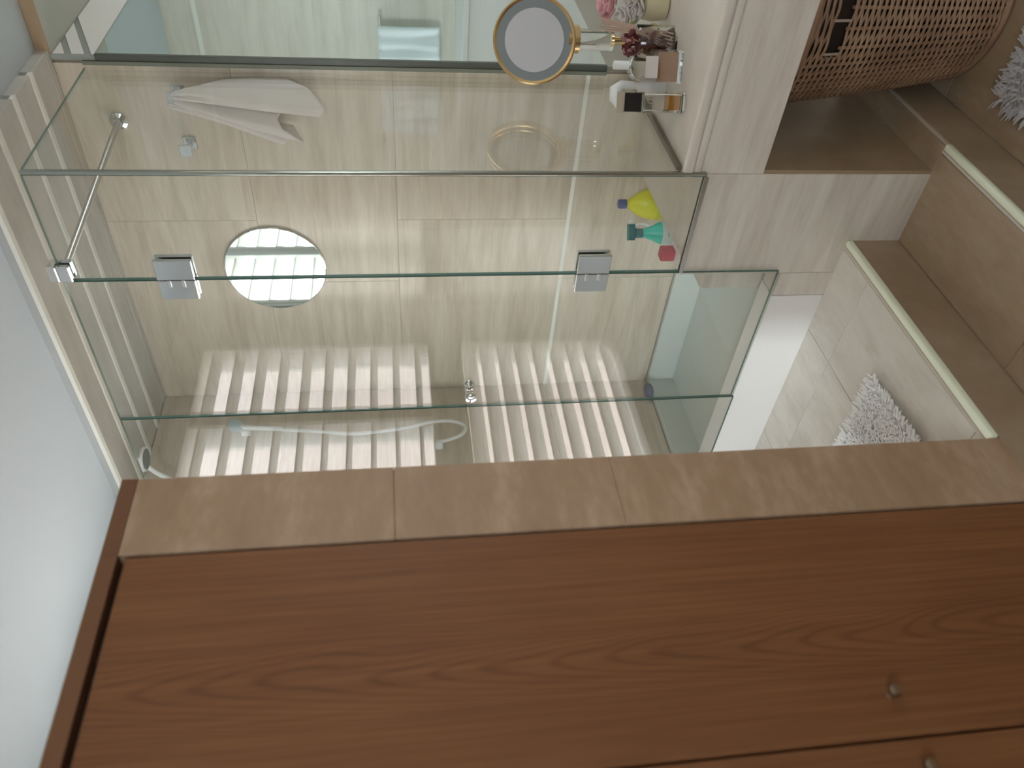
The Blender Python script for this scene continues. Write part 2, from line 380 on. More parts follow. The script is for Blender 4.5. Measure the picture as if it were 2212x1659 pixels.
# ------------------------------------------------------------------ wardrobe
wd = thing('wardrobe', (-1.6, 0.0, ZP), 'tall brown wood wardrobe with vertical grain filling the near left side', 'wardrobe')
B().box(-1.76, -1.338, -1.2, 0.893, ZP+.001, 0.541).obj('carcass', m_black, wd)
B().box(-1.78, -1.3085, -1.2, 0.8948, 0.541, 0.572).obj('cornice', m_cornice, wd)
struct(B().box(-1.78, -1.3085, 0.8952, 1.077, 0.5412, 0.572), 'trim_4', m_cornice)
def door(y0, y1, cy, knob):
    r = bpy.data.objects.new('door', None)
    b = B().box(-1.336, -1.3125, y0, y1, ZP+0.02, 0.528, 0.0015)
    d = b.obj('door', m_wood, wd)
    # move the mesh origin to the grain centre
    me = d.data; off = Vector((-1.31, cy, 0.2+H))-Vector(wd['_org'])
    me.transform(Matrix.Translation(-off)); d.location = off; d['_org'] = tuple(Vector(wd['_org'])+off)
    if knob:
        M = Matrix.Translation((-1.3125, knob, -0.835)) @ Matrix.Rotation(PI/2, 4, 'Y')
        B().lathe([(.007, 0), (.0045, .003), (.0045, .009), (.010, .014), (.0120, .019), (.010, .024), (.004, .026)], M, 20).obj('knob', m_oldbrass, d, smooth=40, label='small brass knob')
door(0.4335, 0.8905, 0.62, 0.505); door(-0.03, 0.4285, 0.14, 0.378); door(-0.5, -0.034, -0.3, None)

# ------------------------------------------------------------------ shower glass
def pane(name, x0, x1, y0, y1, z0, z1, par=None):
    b = B(); b.box(x0, x1, y0, y1, z0, z1)
    ax = 0 if x1-x0 < y1-y0 else 1
    for f in b.bm.faces:
        n = f.normal if f.normal.length else f.calc_normal() or f.normal
        f.normal_update()
        f.material_index = 0 if abs(f.normal[ax]) > 0.9 or f.normal[1-ax]*(1 if ax == 0 else 0) > .9 else 1
    return b.obj(name, [m_glass, m_gedge], par)
g = thing('glass_panel', (XG, 2.2, -0.79), 'clear glass side panel in front of the hanging white towel', 'glass panel')
pane('pane', XG-0.009, XG-.001, YG+0.002, YB-0.001, -0.786, 0.925, g)
B().box(XG-0.0005, XG+0.014, YG+0.004, YB-.016, -0.790, -0.774, 0.002).obj('base_channel', mat('channel_shadow', (0.16, 0.135, 0.10), 0.35), g)  # channel coloured dark to carry the shadow line along the counter
g = thing('glass_panel', (-1.24, YG, -0.866), 'clear fixed glass panel above the beige pier, hinged to the shower door', 'glass panel')
pane('pane', -1.408, XG-0.012, YG-0.009, YG+0.001, -0.862, 0.925, g)
B().box(-1.41, XG-0.012, YG-0.014, YG-0.0095, -0.868, -0.856).box(-1.41, XG-0.012, YG+0.0015, YG+0.006, -0.868, -0.856).obj('channel', m_brushed, g)
B().box(XG-0.0115, XG+0.0005, YG-0.0095, YG+0.0015, -0.862, 0.925, 0.003, seg=3).obj('corner_profile', mat('profile', (0.42, 0.45, 0.41), 0.22, .9), g, smooth=50, label='slim grey upright corner strip')
d = thing('shower_door', (-1.7, YG, -1.195), 'clear frameless glass shower door with two chrome hinges and round knob', 'door')
pane('pane', -1.976, -1.414, YG-0.009, YG+0.001, -1.186, 0.925, d)
for z0, z1 in ((0.572, 0.674), (-0.631, -0.531)):
    b = B()
    for ya, yb in ((YG-0.022, YG-0.0092), (YG+0.0012, YG+0.014)):
        b.box(-1.404, -1.338, ya, yb, z0, z1, 0.002)
    h = b.obj('hinge', m_chrome, d)
    b = B()
    for ya, yb in ((YG-0.022, YG-0.0092), (YG+0.0012, YG+0.014)):
        b.box(-1.472, -1.406, ya, yb, z0, z1, 0.002)
    b.obj('hinge_plate', m_chrome, h)
    zc = (z0+z1)/2
    b = B()
    for s in (-.019, .019):
        b.box(-1.426, -1.402, YG-0.026, YG-0.0222, zc+s-.005, zc+s+.005, 0.001)
    b.obj('hinge_pin', m_brushed, h)
M = Matrix.Translation((-1.905, YG-0.009, -0.226)) @ Matrix.Rotation(PI/2, 4, 'X')
kp = [(.010, 0), (.008, .005), (.009, .010), (.017, .018), (.0205, .027), (.018, .036), (.010, .041), (.003, .042)]
k = B().lathe(kp, M, 24)
k.lathe(kp, Matrix.Translation((-1.905, YG+0.001, -0.226)) @ Matrix.Rotation(-PI/2, 4, 'X'), 24).obj('knob', m_chrome, d, smooth=40, label='round chrome knob on both faces')
tag(pane('glass_panel', XL+.001, -1.980, YG-0.009, YG+0.001, -1.197, 0.925), 'clear fixed glass panel between the shower door and the window wall', 'glass panel')

sb = thing('brace_bar', (-1.36, YG, 0.9), 'chrome brace bar from the glass top clamp to the back wall', 'bar')
p0, p1 = Vector((-1.372, YG+0.012, 0.912)), Vector((-1.243, YB-0.012, 0.871))
B().tube([p0, p0.lerp(p1, .5), p1], 0.0095, 12).obj('rod', m_brushed, sb, smooth=40)
B().box(-1.405, -1.352, YG-0.024, YG-0.0095, 0.893, 0.926, 0.003).box(-1.405, -1.352, YG+0.0015, YG+0.018, 0.893, 0.926, 0.003).box(-1.405, -1.352, YG-0.024, YG+0.018, 0.9262, 0.952, 0.004).obj('clamp', m_chrome, sb)
B().lathe([(.028, 0), (.028, .007), (.016, .012), (.015, .026)], Matrix.Translation((-1.243, YB-.0005, 0.871)) @ Matrix.Rotation(PI/2, 4, 'X'), 24).obj('flange', m_chrome, sb, smooth=40)

# ------------------------------------------------------------------ back-wall fittings
mr_ = thing('round_mirror', (-1.83, YB, 0.275), 'round frameless mirror on the back wall reflecting the bright window', 'mirror')
RM = Matrix.Translation((-1.83, YB-0.0005, 0.462)) @ Matrix.Rotation(PI/2, 4, 'X')
B().lathe([(.176, 0), (.176, .006)], RM, 64).obj('backing', m_white, mr_)
B().lathe([(.186, .0062), (.186, .0095), (.183, .011)], RM, 64).obj('mirror_glass', m_mirror, mr_)

def hook(x, z, label):
    t = thing('robe_hook', (x, YB, z-.02), label, 'hook')
    B().box(x-.021, x+.021, YB-.007, YB-.0005, z-.021, z+.021, .002).obj('base_plate', m_chrome, t)
    b = B().box(x-.008, x+.008, YB-.050, YB-.007, z-.008, z+.006, .001)
    b.box(x-.020, x+.020, YB-.059, YB-.050, z-.014, z+.024, .002).obj('peg', m_chrome, t)
hook(-1.318, 0.668, 'small square chrome robe hook with nothing on it, left of the towel')
hook(-1.142, 0.668, 'small square chrome robe hook holding the white towel')
# towel gathered at the hook
def interp(xs, ys, t):
    for i in range(len(xs)-1):
        if t <= xs[i+1]:
            k = (t-xs[i])/(xs[i+1]-xs[i]); return ys[i]+(ys[i+1]-ys[i])*k
    return ys[-1]
U = [0, .09, .15, .20, .33, .44, .475, .52, .58, .72, .86, 1.0]
XB = [-1.262, -1.288, -1.268, -1.250, -1.268, -1.222, -1.200, -1.180, -1.186, -1.145, -1.095, -1.092]
DB = [.020, .060, .055, .012, .085, .098, .060, .018, .075, .105, .065, .015]
ZB = [.375, .355, .340, .330, .292, .350, .368, .350, .232, .212, .262, .330]
XT = [-1.162, -1.165, -1.161, -1.158, -1.155, -1.151, -1.148, -1.146, -1.143, -1.134, -1.128, -1.124]
P = []
nu, nv = 90, 40
for j in range(nv+1):
    v = j/nv; row = []
    for i in range(nu+1):
        u = i/nu
        zt = 0.692-0.022*u+0.008*math.sin(u*9)
        zb = interp(U, ZB, u); e = v**0.85
        xt, xb = interp(U, XT, u), interp(U, XB, u)
        x = xt+(xb-xt)*e
        if u > .8: x += 0.012*math.sin(PI*v)*(u-.8)*5
        dpt = 0.055*(1-min(1, v*2.2))+interp(U, DB, u)*min(1, v*2.2)*(.55+.45*v)+0.004*math.sin(31*u+5*v)
        row.append((x, YB-dpt-0.003, zt+(zb-zt)*v))
    P.append(row)
m_towel = mat('towel_cotton', (0.70, 0.655, 0.635), 0.95)
tw = B().grid(P).obj('towel', m_towel, None, smooth=180, solid=0.006)
tag(tw, 'white towel hanging in folds from a hook on the back wall', 'towel')

# shower handset, hose, ceiling spot
hs = thing('hand_shower', (XL, 2.25, 0.55), 'white hand shower with curling white hose on the window wall inside the shower', 'shower')
m_plastic = mat('white_plastic', (0.80, 0.82, 0.82), 0.3)
B().box(XL, XL+.03, 2.255, 2.275, .63, .67, .004).obj('holder', m_plastic, hs)
HM = Matrix.Translation((XL+.06, 2.262, .682)) @ Matrix.Rotation(math.radians(115), 4, 'Y')
B().lathe([(.012, -.018), (.030, -.006), (.032, .004), (.027, .008)], HM, 24).obj('spray_head', mat('pale_blue_plastic', (0.45, 0.60, 0.66), 0.3), hs, smooth=40, label='pale blue spray head')
B().tube([(XL+.05, 2.262, .67), (XL+.045, 2.258, .59), (XL+.04, 2.252, .50)], [.011, .010, .009], 12).obj('handle', m_plastic, hs, smooth=60)
hp = []
ctrl = [(2.252, .50), (2.24, .38), (2.215, .2), (2.235, .0), (2.262, -.11), (2.262, -.20), (2.228, -.255), (2.18, -.23), (2.148, -.14)]
for i in range(len(ctrl)-1):
    a = ctrl[max(i-1, 0)]; b_ = ctrl[i]; c = ctrl[i+1]; e = ctrl[min(i+2, len(ctrl)-1)]
    for k in range(8):
        t = k/8
        f = lambda q: 0.5*((2*b_[q])+(-a[q]+c[q])*t+(2*a[q]-5*b_[q]+4*c[q]-e[q])*t*t+(-a[q]+3*b_[q]-3*c[q]+e[q])*t**3)
        hp.append((XL+.035, f(0), f(1)))
hp.append((XL+.035, *ctrl[-1]))
B().tube(hp, .0075, 10).obj('hose', m_plastic, hs, smooth=60)
B().box(XL, XL+.04, 2.135, 2.161, -.155, -.125, .004).obj('wall_outlet', m_plastic, hs)
sp = thing('shower_head', (-2.32, 2.0, 0.83), 'small round shower head with grey face on a white arm near the ceiling', 'shower')
B().tube([(XL+.001, 1.97, .81), (XL+.05, 1.985, .86), (XL+.10, 2.0, .93), (XL+.155, 2.006, .972), (-2.32, 2.003, .975), (-2.32, 2.003, .962)], .0095, 12).obj('arm', m_plastic, sp, smooth=60)
HD = Matrix.Translation((-2.32, 2.002, .95))
B().lathe([(.040, .0), (.046, .002), (.046, .010), (.02, .016)], HD, 32).obj('housing', m_white, sp, smooth=30)
B().lathe([(.039, -.002), (.039, .003)], HD, 32).obj('spray_face', mat('spray_face', (0.12, 0.15, 0.145), 0.35), sp)

# ------------------------------------------------------------------ bottles on the shower shelf
t = thing('cleaner_bottle', (-1.475, 2.37, -1.0), 'yellow cleaner bottle with blue cap behind the fixed glass', 'bottle')
m_yel = mat('yellow_plastic', (0.70, 0.70, 0.05), 0.35)
BM = Matrix.Translation((-1.475, 2.375, -1.0)) @ Matrix.Rotation(math.radians(25), 4, 'Z')
B().lathe([(.050, 0), (.056, .006), (.056, .085), (.050, .120), (.036, .150), (.020, .172), (.012, .178), (.012, .190)], BM, 32, sx=1.0, sy=.8).obj('body', m_yel, t, smooth=50)
B().lathe([(.0165, .186), (.0165, .212), (.014, .2145)], BM, 20).obj('cap', mat('blue_plastic', (0.10, 0.13, 0.32), 0.4), t, smooth=40)
B().lathe([(.0565, .028), (.0568, .030), (.0568, .080), (.0565, .082)], BM, 32, False, False, sy=.8).obj('label', mat('yellow_label', (0.58, 0.60, 0.06), 0.5), t, smooth=40)
t = thing('spray_bottle', (-1.48, 2.19, -1.0), 'teal trigger spray bottle with white label beside the yellow bottle', 'bottle')
SM = Matrix.Translation((-1.475, 2.19, -1.0)) @ Matrix.Rotation(math.radians(35), 4, 'Z')
B().lathe([(.040, 0), (.044, .005), (.044, .080), (.036, .115), (.024, .140), (.016, .165), (.013, .180)], SM, 28, sx=1, sy=.72).obj('body', mat('teal_plastic', (0.03, 0.50, 0.40), 0.3), t, smooth=50)
b = B().lathe([(.016, .172), (.016, .196), (.012, .200)], SM, 20)
b.ring([[SM @ Vector((x, y*s_, z)) for y in (-.013, .013) for z in ((.200, .222) if y < 0 else (.222, .200))] for x, s_ in ((-.024, .8), (-.015, 1), (.03, .9))]).obj('trigger_head', mat('dark_teal_plastic', (0.01, 0.13, 0.14), 0.4), t, smooth=30)
B().box(.030, .046, -.009, .009, .203, .222, .003, M=SM).obj('nozzle', m_plastic, t, label='white nozzle')
B().tube([SM @ Vector(p) for p in ((.018, 0, .202), (.030, 0, .185), (.030, 0, .165), (.024, 0, .150))], .0055, 8).obj('trigger', m_plastic, t, smooth=50, label='white trigger')
B().lathe([(.0446, .030), (.0449, .032), (.0449, .080), (.0400, .102), (.0385, .107)], SM, 28, False, False, sy=.72).obj('label', mat('spray_label', (0.62, 0.72, 0.70), 0.5), t, smooth=40)
b = B()
for q in range(3): b.box(-.020+.004*q, .012+.004*q, -.0335, -.0322, .066+.010*q, .070+.010*q, M=SM)
b.obj('label_stripe', mat('label_grey', (0.33, 0.44, 0.44), 0.5), t)
s_ = B().box(-1.424, -1.386, 1.952, 1.992, -0.866, -0.818, 0.006, seg=2).obj('soap_block', mat('red_soap', (0.52, 0.07, 0.10), 0.5), None, smooth=40)
tag(s_, 'small red block standing on the pier top behind the glass', 'soap')
sg = B().lathe([(.018, 0), (.026, .006), (.028, .018), (.024, .030), (.010, .036)], Matrix.Translation((XL+.032, 2.405, -1.1218)) @ Matrix.Scale(1.4, 4, (0, 1, 0)), 20).obj('sponge', mat('blue_grey_sponge', (0.12, 0.13, 0.20), 0.8), None, smooth=50)
tag(sg, 'small dark blue-grey sponge on the ledge in the far corner of the shower', 'sponge')

# ------------------------------------------------------------------ vanity counter
vc = thing('vanity_counter', (-0.72, 2.5, -1.04), 'beige travertine vanity counter with a deep front apron', 'counter')
B().box(-1.088, -0.40, YG-0.008, 3.1, -0.822, -0.790, 0.008, seg=3).obj('top_slab', m_pier, vc, smooth=40)
B().box(-1.085, -0.405, YG-0.004, 3.1, -0.846, -0.8225, 0.006, seg=3).obj('under_slab', m_pier, vc, smooth=40)
b = B(); b.box(-1.077, -0.41, YG, YG+0.03, -1.032, -0.8462, .001); b.box(-0.44, -0.41, YG+.03, 3.09, -1.032, -0.8462, .001)
b.obj('apron', m_pier, vc)
struct(B().box(-1.0779, XG+0.003, 1.893, 3.1, ZL, -1.033), 'wall_niche', m_low)  # niche side faced in darker stone, its shade put into the colour

# wall mirror over the counter
vm = thing('wall_mirror', (-1.03, 3.2, -0.70), 'large wall mirror with a dark edge above the vanity counter', 'mirror')
B().box(-1.046, -1.034, YB+.004, 3.9, -0.70, 0.885).obj('mirror_glass', m_mirror, vm)
b = B().box(-1.049, -1.030, YB-.008, YB+.004, -0.70, 0.885, .001)
b.obj('edge_strip', m_dark, vm)
B().box(-1.062, -1.050, YB-.012, YB-.002, -0.70, 0.925, .001).obj('edge_strip', mat('edge_grey', (0.19, 0.20, 0.165), 0.35), vm)
B().box(-1.049, -1.036, YB-.002, 3.9, -0.79, -0.7005).obj('splash_strip', mat('splash', (0.30, 0.28, 0.23), 0.25), vm)
# band over the mirror: reflected ceiling stripes built as white panels, grey gaps
fa = thing('reflection_band', (-1.03, 3.2, 0.885), 'white band with two slanting grey stripes, a painted reflection above the wall mirror', 'fascia')
B().box(-1.048, -1.040, YB+.002, 3.9, 0.886, 1.009).obj('backing', mat('band_stripe', (0.30, 0.33, 0.31), 0.6), fa)
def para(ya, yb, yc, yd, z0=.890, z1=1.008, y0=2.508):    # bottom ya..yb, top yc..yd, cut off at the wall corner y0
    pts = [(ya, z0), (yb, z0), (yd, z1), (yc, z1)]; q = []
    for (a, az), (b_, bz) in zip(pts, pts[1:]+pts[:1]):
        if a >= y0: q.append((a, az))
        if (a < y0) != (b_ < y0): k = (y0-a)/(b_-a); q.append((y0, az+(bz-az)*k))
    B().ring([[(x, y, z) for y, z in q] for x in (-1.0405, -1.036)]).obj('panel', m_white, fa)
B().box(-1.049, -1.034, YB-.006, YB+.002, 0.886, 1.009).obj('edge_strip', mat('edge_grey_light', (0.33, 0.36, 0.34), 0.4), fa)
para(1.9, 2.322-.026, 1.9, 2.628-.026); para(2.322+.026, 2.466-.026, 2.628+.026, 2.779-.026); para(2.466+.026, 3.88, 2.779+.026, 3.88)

# ------------------------------------------------------------------ things on the counter
ZT = -0.790
# gold make-up mirror
c = Vector((-0.893, 2.335, -0.420)); base = Vector((-0.893, 2.349, ZT))
t = thing('makeup_mirror', base, 'round gold framed light-up make-up mirror on a stand on the counter', 'mirror')
nrm = (Vector((0.1, -0.05, 0.07))-c).normalized()
q = nrm.to_track_quat('Z', 'Y').to_matrix().to_4x4(); DM = Matrix.Translation(c) @ q
B().lathe([(.115, -.022), (.121, -.018), (.1235, -.004), (.123, .004), (.1185, .006), (.112, .003)], DM, 64, True, False).obj('rim', m_gold, t, smooth=35)
B().lathe([(.1125, .0005), (.1125, .0025)], DM, 64).obj('light_ring', mat('ring_diffuser', (0.15, 0.175, 0.18), 0.45), t)
B().lathe([(.0875, .0026), (.0875, .0045)], DM, 64).obj('mirror_disc', mat('mirror_reflection_grey', (0.47, 0.475, 0.50), 0.45), t)  # matte grey painted in place of what the disc reflects
B().tube([(-0.893, 2.351, -.52), (-0.893, 2.351, -.555)], .040, 28).obj('collar', m_gold, t, smooth=40)
B().tube([(-0.893, 2.351, -.552), (-0.893, 2.351, -.66)], .030, 28).obj('stem', m_bottle, t, smooth=40)
B().tube([(-0.893, 2.351, -.655), (-0.893, 2.351, -.775)], .012, 16).obj('post', m_gold, t, smooth=40)
B().lathe([(.052, 0), (.052, .008), (.03, .016)], Matrix.Translation(base), 32).obj('base', m_gold, t, smooth=40)
# potpourri jar with sticks
jb = Vector((-0.835, 2.185, ZT))
t = thing('reed_jar', jb, 'clear jar of dark red dried petals and pale sticks below the make-up mirror', 'jar')
J = Matrix.Translation(jb)
B().lathe([(.046, 0), (.048, .004), (.048, .105), (.044, .11), (.0445, .105), (.0445, .006)], J, 28, True, True).obj('glass', m_bottle, t, smooth=40)
m_petal = mat('dried_petal', (0.10, 0.014, 0.016), 0.8)
b = B()
for i in range(110):
    a = random.random()*2*PI; rr = .036*math.sqrt(random.random()); z = .010+.125*random.random()
    M = J @ Matrix.Translation((rr*math.cos(a), rr*math.sin(a), z)) @ Euler((random.random()*3, random.random()*3, random.random()*3)).to_matrix().to_4x4() @ Matrix.Diagonal((1, .7, .35, 1))
    b.lathe([(.003, -.012), (.010, -.006), (.012, .003), (.006, .010)], M, 8)
o = b.obj('petals', m_petal, t, smooth=60); o['kind'] = 'stuff'
b = B()
for i in range(9):
    M = J @ Matrix.Translation((.028*math.cos(i*1.3), .028*math.sin(i*1.3), .12+.018*math.sin(i*2.2))) @ Euler((i*.7, i*1.1, i)).to_matrix().to_4x4() @ Matrix.Diagonal((1, .8, .4, 1))
    b.lathe([(.003, -.012), (.012, -.006), (.014, .003), (.007, .011)], M, 8)
o = b.obj('pink_petals', mat('pink_petal', (0.38, 0.20, 0.20), 0.8), t, smooth=60); o['kind'] = 'stuff'
m_stick = mat('reed', (0.42, 0.31, 0.24), 0.7)
for i in range(6):
    a = -.2+.13*i
    B().tube([jb+Vector((-.012+.01*i, -.03, .012)), jb+Vector((.030+.002*i, .004*i-.012, .10)), jb+Vector((.036+.004*i, .008*i-.015, .205+.006*(i % 3)))], .0028, 6).obj('stick', m_stick, t, smooth=60)
# domed perfume bottle
def bottle_frame(p, yaw): return Matrix.Translation(p) @ Matrix.Rotation(yaw, 4, 'Z')
F = math.radians(24)       # turned to face the room's near corner
p = Vector((-0.858, 2.080, ZT)); M = bottle_frame(p, F)
t = thing('perfume_bottle', p, 'domed clear perfume bottle, a third full of amber liquid, with white label', 'bottle')
def dome(w, h, n=14, z0=0.0):
    r_ = w; pts = [(-w, z0), (w, z0), (w, h-r_)]
    for i in range(1, n): a = PI*i/n; pts.append((w*math.cos(a), h-r_+r_*math.sin(a)))
    pts.append((-w, h-r_)); return pts
YX = Matrix.Rotation(PI/2, 4, 'X')
B().prism(dome(.0425, .150), .034, M @ Matrix.Translation((0, .017, 0)) @ YX).inner().prism(dome(.0385, .145, z0=.012), .027, M @ Matrix.Translation((0, .0135, 0)) @ YX).obj('glass', m_bottle, t)
B().prism([(-.0383, .0125), (.0383, .0125), (.0383, .064), (-.0383, .064)], .0266, M @ Matrix.Translation((0, .0133, 0)) @ YX).obj('liquid', m_amber, t)
B().box(-.030, .026, -.0185, -.0172, .070, .105, M=M).obj('label', mat('paper_label', (0.62, 0.58, 0.56), 0.6), t)
B().tube([M @ Vector((0.002, 0, .148)), M @ Vector((0.002, 0, .190))], .0115, 20).obj('cap', m_plastic, t, smooth=40, label='white cylindrical cap')
# black-capped perfume bottle
p = Vector((-0.925, 2.004, ZT)); M = bottle_frame(p, F)
t = thing('perfume_bottle', p, 'tall square clear perfume bottle with black cap, nearest the glass', 'bottle')
B().box(-.0265, .0265, -.0265, .0265, 0, .122, .004, M=M).inner().box(-.0222, .0222, -.0222, .0222, .011, .118, .003, M=M).obj('glass', m_bottle, t)
B().box(-.021, .021, -.021, .021, .012, .047, .003, M=M).obj('liquid', m_honey, t)
B().box(-.0245, .0245, -.0245, .0245, .1225, .171, .002, M=M).obj('cap', mat('black_plastic', (0.010, 0.008, 0.008), 0.35), t)
B().box(-.0265, .0265, -.0265, .0265, .1715, .180, .002, M=M).obj('cap_top', mat('beige_plastic', (0.42, 0.36, 0.28), 0.4), t)
b = B()
for i, (wd_, hh) in enumerate(((.004, .009), (.003, .012), (.0045, .010), (.003, .008))):
    b.box(-.016+.0085*i, -.016+.0085*i+wd_, -.0274, -.0268, .095, .095+hh, M=M)
b.obj('print', mat('dark_print', (0.10, 0.10, 0.10), 0.6), t)
# white pump dispenser
p = Vector((-0.955, 2.180, ZT)); M = bottle_frame(p, 0.0)
t = thing('pump_dispenser', p, 'white pump dispenser with curved spout between the perfume bottles and the glass', 'dispenser')
B().lathe([(.030, 0), (.033, .005), (.032, .045), (.026, .070), (.012, .082), (.011, .095)], M, 28).obj('body', mat('pale_ceramic', (0.66, 0.65, 0.64), 0.3), t, smooth=50)
wv = Matrix.Rotation(F, 3, 'Z') @ Vector((-1, 0, 0))
B().tube([p+Vector((0, 0, .09)), p+Vector((0, 0, .128)), p+Vector((0, 0, .142))+wv*.012, p+Vector((0, 0, .140))+wv*.034, p+Vector((0, 0, .128))+wv*.048, p+Vector((0, 0, .112))+wv*.052], [.011, .014, .021, .024, .021, .013], 16).obj('spout', m_plastic, t, smooth=60)
# flower pot
p = Vector((-0.768, 2.300, ZT))
t = thing('flower_pot', p, 'small cream pot of pink and white artificial flowers at the picture edge', 'flowers')
P_ = Matrix.Translation(p)
B().lathe([(.034, 0), (.042, .006), (.046, .04), (.042, .07), (.038, .072)], P_, 28).obj('pot', mat('cream_ceramic', (0.52, 0.46, 0.30), 0.4), t, smooth=40)
def rose(cx, cy, cz, R, m_, nm):
    b = B()
    for k in range(14):
        a = k*2.4; rr = R*(.18+.82*k/14); zz = cz+R*(.75-.75*k/14)
        n_ = Matrix.Translation(p+Vector((cx+.62*rr*math.cos(a), cy+.62*rr*math.sin(a), zz))) @ Matrix.Rotation(a, 4, 'Z') @ Matrix.Rotation(.3+.8*k/14, 4, 'Y')
        w_ = R*(.35+.5*k/14)
        b.grid([[n_ @ Vector((.25*w_*(1-((i-3)/3)**2), w_*(i-3)/3*(1-.3*(j/4)**3), w_*1.2*(j/4)-.3*w_)) for i in range(7)] for j in range(5)])
    b.obj(nm, m_, t, smooth=180, solid=.0012)
m_pinkp = mat('pink_rose', (0.66, 0.36, 0.38), 0.7); m_whitep = mat('white_rose', (0.68, 0.64, 0.62), 0.7)
rose(.0, -.012, .165, .042, m_pinkp, 'rose'); rose(-.038, -.02, .115, .036, m_whitep, 'white_rose'); rose(.034, -.03, .105, .036, m_whitep, 'white_rose')
rose(-.005, -.035, .085, .030, m_whitep, 'white_rose')
b = B()
for k in range(12):
    a = k*2*PI/12; n_ = P_ @ Matrix.Translation((.03*math.cos(a), .03*math.sin(a), .075)) @ Matrix.Rotation(a, 4, 'Z') @ Matrix.Rotation(.9, 4, 'Y')
    b.grid([[n_ @ Vector((0, .012*s*(1-(j/4-.4)**2*2), .05*j/4)) for s in (-1, 0, 1)] for j in range(5)])
b.obj('leaves', mat('olive_leaf', (0.30, 0.29, 0.12), 0.7), t, smooth=180, solid=.001)

# ------------------------------------------------------------------ laundry basket
bc = Vector((-0.722, 2.33, ZL))
t = thing('laundry_basket', bc, 'tall woven wicker laundry basket tucked under the vanity counter', 'basket')
m_wick = mat('wicker', (0.33, 0.20, 0.115), 0.6)
n_ = N(m_wick); nz = n_('TexNoise', Scale=9.0, Detail=3.0, Vector=n_('TexCoord').outputs['Object'])
m_wick.node_tree.links.new(n_.ramp(nz.outputs[0], [(0.3, (0.25, 0.145, 0.085)), (0.55, (0.34, 0.205, 0.125)), (0.75, (0.42, 0.275, 0.165))]), m_wick.node_tree.nodes['Principled BSDF'].inputs['Base Color'])
HB = 0.63
def RB(z): return .225+.095*(z/HB)**.8
def bp(a, rr, z): return Vector((bc.x+rr*math.cos(a), bc.y+rr*math.sin(a), ZL+z))
NS = 36
slot0, slot1 = math.radians(-103), math.radians(-35)   # hand opening faces the camera
zs0, zs1 = .515, .557
B().lathe([(RB(0)-.03, .02), (RB(HB)-.03, HB-.02)], Matrix.Translation(bc), 40, True, False).obj('shade_liner', mat('inside_shade', (0.030, 0.017, 0.010), 0.9), t)  # near-black sheet put inside so the openings read as shaded
b = B()
for k in range(NS):
    a = 2*PI*k/NS
    b.tube([bp(a, RB(z), z) for z in (.015, .16, .32, .48, zs0 if slot0 < ((a+PI) % (2*PI))-PI < slot1 else HB)], .0050, 6)
o = b.obj('stakes', m_wick, t, smooth=60); o['kind'] = 'stuff'
b = B(); z = .02; r_ = 0
while z < HB-.015:
    gapz = 0.0087
    per = NS*2; pts = []
    inslot = zs0 < z < zs1
    for i in range(per*2+1):
        a = 2*PI*i/(per*2)
        aa = ((a+PI) % (2*PI))-PI
        off = .0062*math.cos(a*NS/2+(PI if r_ % 2 else 0))
        pp = bp(a, RB(z)+off, z+.0008*math.sin(i*.35+r_*2.1))
        if inslot and slot0 < aa < slot1:
            if len(pts) > 2: b.tube(pts, .0045, 4)
            pts = []
        else: pts.append(pp)
    if len(pts) > 2: b.tube(pts, .0045, 4)
    z += gapz; r_ += 1
o = b.obj('weave', m_wick, t, smooth=60); o['kind'] = 'stuff'
m_peg = mat('pale_cane', (0.45, 0.36, 0.28), 0.6)
for k in range(5):
    a = slot0+(slot1-slot0)*(k+.0)/4
    B().tube([bp(a, RB(.5)+.004, zs0-.004), bp(a, RB(.55)+.004, zs1+.004)], .004, 6).obj('slot_peg', m_peg, t, smooth=60)
for zz, rr in ((.012, .011), (HB-.01, .013)):
    B().tube([bp(2*PI*i/72, RB(zz)+.002, zz) for i in range(73)], rr, 8, False).obj('rim', m_wick, t, smooth=60)
B().lathe([(RB(0), .004), (RB(0), .014)], Matrix.Translation(bc), 40).obj('base', m_wick, t)

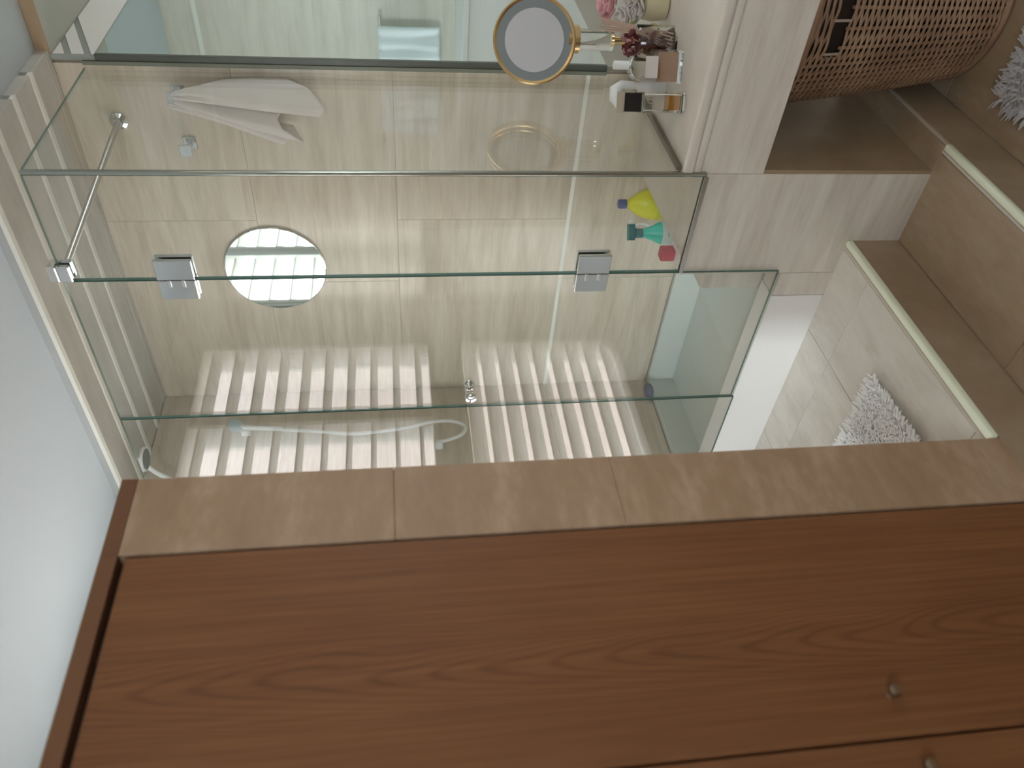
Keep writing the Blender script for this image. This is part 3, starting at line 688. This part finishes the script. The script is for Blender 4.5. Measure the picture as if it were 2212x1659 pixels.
# ------------------------------------------------------------------ bath mats
def bath_mat(name, corner, ang, L, W, zb, m_, label, n, gl):
    t = thing(name, (corner[0], corner[1], zb), label, 'mat')
    R2 = Matrix.Translation((corner[0], corner[1], zb)) @ Matrix.Rotation(ang, 4, 'Z')
    B().box(0, L, 0, W, 0.0005, .008, .003, M=R2).obj('backing', m_, t)
    V, Fc = [], []
    o0 = Vector(t['_org'])
    for i in range(n):
        x, y = random.random()*L, random.random()*W
        ex = min(x, L-x, y, W-y)
        ln = gl*(.75+.5*random.random()); a = random.random()*2*PI; th = .5+.6*random.random()
        dx, dy = math.cos(a)*th, math.sin(a)*th
        if ex < .022:
            if ex == x: dx, dy = -1.3, dy*.5
            elif ex == L-x: dx, dy = 1.3, dy*.5
            elif ex == y: dx, dy = dx*.5, -1.3
            else: dx, dy = dx*.5, 1.3
        wv_ = .0046; s0 = len(V)
        for k, (h_, sc) in enumerate(((.005, 1), (.007+ln*.40, 1.0), (.007+ln*.55, .55))):
            cx, cy = x+dx*ln*(k/2)**1.4*.9, y+dy*ln*(k/2)**1.4*.9
            for q in range(3):
                an = 2*PI*q/3+a
                V.append(R2 @ Vector((cx+wv_*sc*math.cos(an), cy+wv_*sc*math.sin(an), h_))+Vector((0, 0, H))-o0)
        for k in range(2):
            for q in range(3):
                i0 = s0+3*k; Fc.append((i0+q, i0+(q+1) % 3, i0+3+(q+1) % 3, i0+3+q))
        Fc.append((s0+6, s0+7, s0+8))
    me = bpy.data.meshes.new('pile'); me.from_pydata(V, [], Fc); me.materials.append(m_)
    o = bpy.data.objects.new('pile', me); COL.objects.link(o); o.parent = t; o['kind'] = 'stuff'; o['_org'] = tuple(o0)
m_rug = mat('mat_cotton', (0.95, 0.955, 0.965), 0.95)
_n = N(m_rug); _t = _n('BsdfTranslucent', Color=(0.97, 0.97, 0.98, 1))
_x = _n('MixShader', i0=0.25, i1=m_rug.node_tree.nodes['Principled BSDF'].outputs[0], i2=_t.outputs[0])
m_rug.node_tree.links.new(_x.outputs[0], m_rug.node_tree.nodes['Material Output'].inputs[0])
# corner nearest the curb first: the long sides run away behind the column
v1 = Vector((-1.485+1.515, 1.233-1.496)); v1 = math.atan2(v1.y, v1.x)
bath_mat('bath_mat', (-1.520, 1.500), PI+.06, 0.62, 0.42, ZP, m_rug, 'white shaggy bath mat lying on the platform in front of the shower', 7000, .019)
bath_mat('bath_mat', (-0.890, 1.975), math.radians(-88), 0.50, 0.70, ZL, mat('mat_grey', (0.42, 0.41, 0.42), 0.95), 'pale grey bath mat on the lower floor beside the laundry basket', 4000, .022)

# ------------------------------------------------------------------ seen only as a reflection in the shower glass
t = thing('radiator', (XL+.05, .29, -.62), 'white flat radiator low on the window wall, faintly reflected in the fixed glass', 'radiator')
B().box(XL+.03, XL+.075, -.11, .69, -.60, .02, .006, seg=2).obj('panel', m_white, t, smooth=40)
fin = B().box(XL+.0755, XL+.083, -.10, -.04, -.58, 0.0, .002).obj('fin', m_white, t)
for k in range(1, 10): shift(fin, 'fin', (0, .08*k, 0))
b = B()
br = b.box(XL+.0005, XL+.03, .05, .08, -.5, -.1).obj('bracket', m_white, t); shift(br, 'bracket', (0, .47, 0))

# ------------------------------------------------------------------ seen only in the wall mirror
t = thing('hand_towel', (-0.4, YE, -0.24), 'pale towel on a rail on the end wall, seen in the wall mirror', 'towel')
B().tube([(-.68, YE-.05, .052), (-.12, YE-.05, .052)], .008, 10).obj('rail', m_chrome, t, smooth=60)
b = B(); P = []
for j in range(15):
    P.append([(-.635+.46*i/40, YE-.058-.010*math.sin(i*.45+j*.25)*(j/14)-.004*math.sin(i*1.1), .062-.294*j/14) for i in range(41)])
b.grid(P).obj('cloth', mat('towel_pale_blue', (0.84, 0.92, 0.95), 0.95), t, smooth=180, solid=.006)
t = thing('side_cabinet', (-0.4, 3.7, ZL), 'white cabinet against the end wall, seen in the wall mirror', 'cabinet')
B().box(-.93, .25, 3.5, YE-.002, ZL, -.335, .003).obj('body', m_white, t)
B().box(-.95, .27, 3.48, YE-.001, -.334, -.31, .003).obj('top', m_white, t)
for x0, x1 in ((-.925, -.345), (-.335, .245)):
    q = B().box(x0, x1, 3.482, 3.4995, ZL+.08, -.40, .002).obj('door', m_white, t)
    B().lathe([(.006, 0), (.006, .012), (.012, .018), (.008, .026)], Matrix.Translation((x1-.05 if x0 < -.5 else x0+.05, 3.482, -.46)) @ Matrix.Rotation(PI/2, 4, 'X'), 14).obj('knob', m_chrome, q, smooth=40)

for o in bpy.data.objects:
    if '_org' in o: del o['_org']
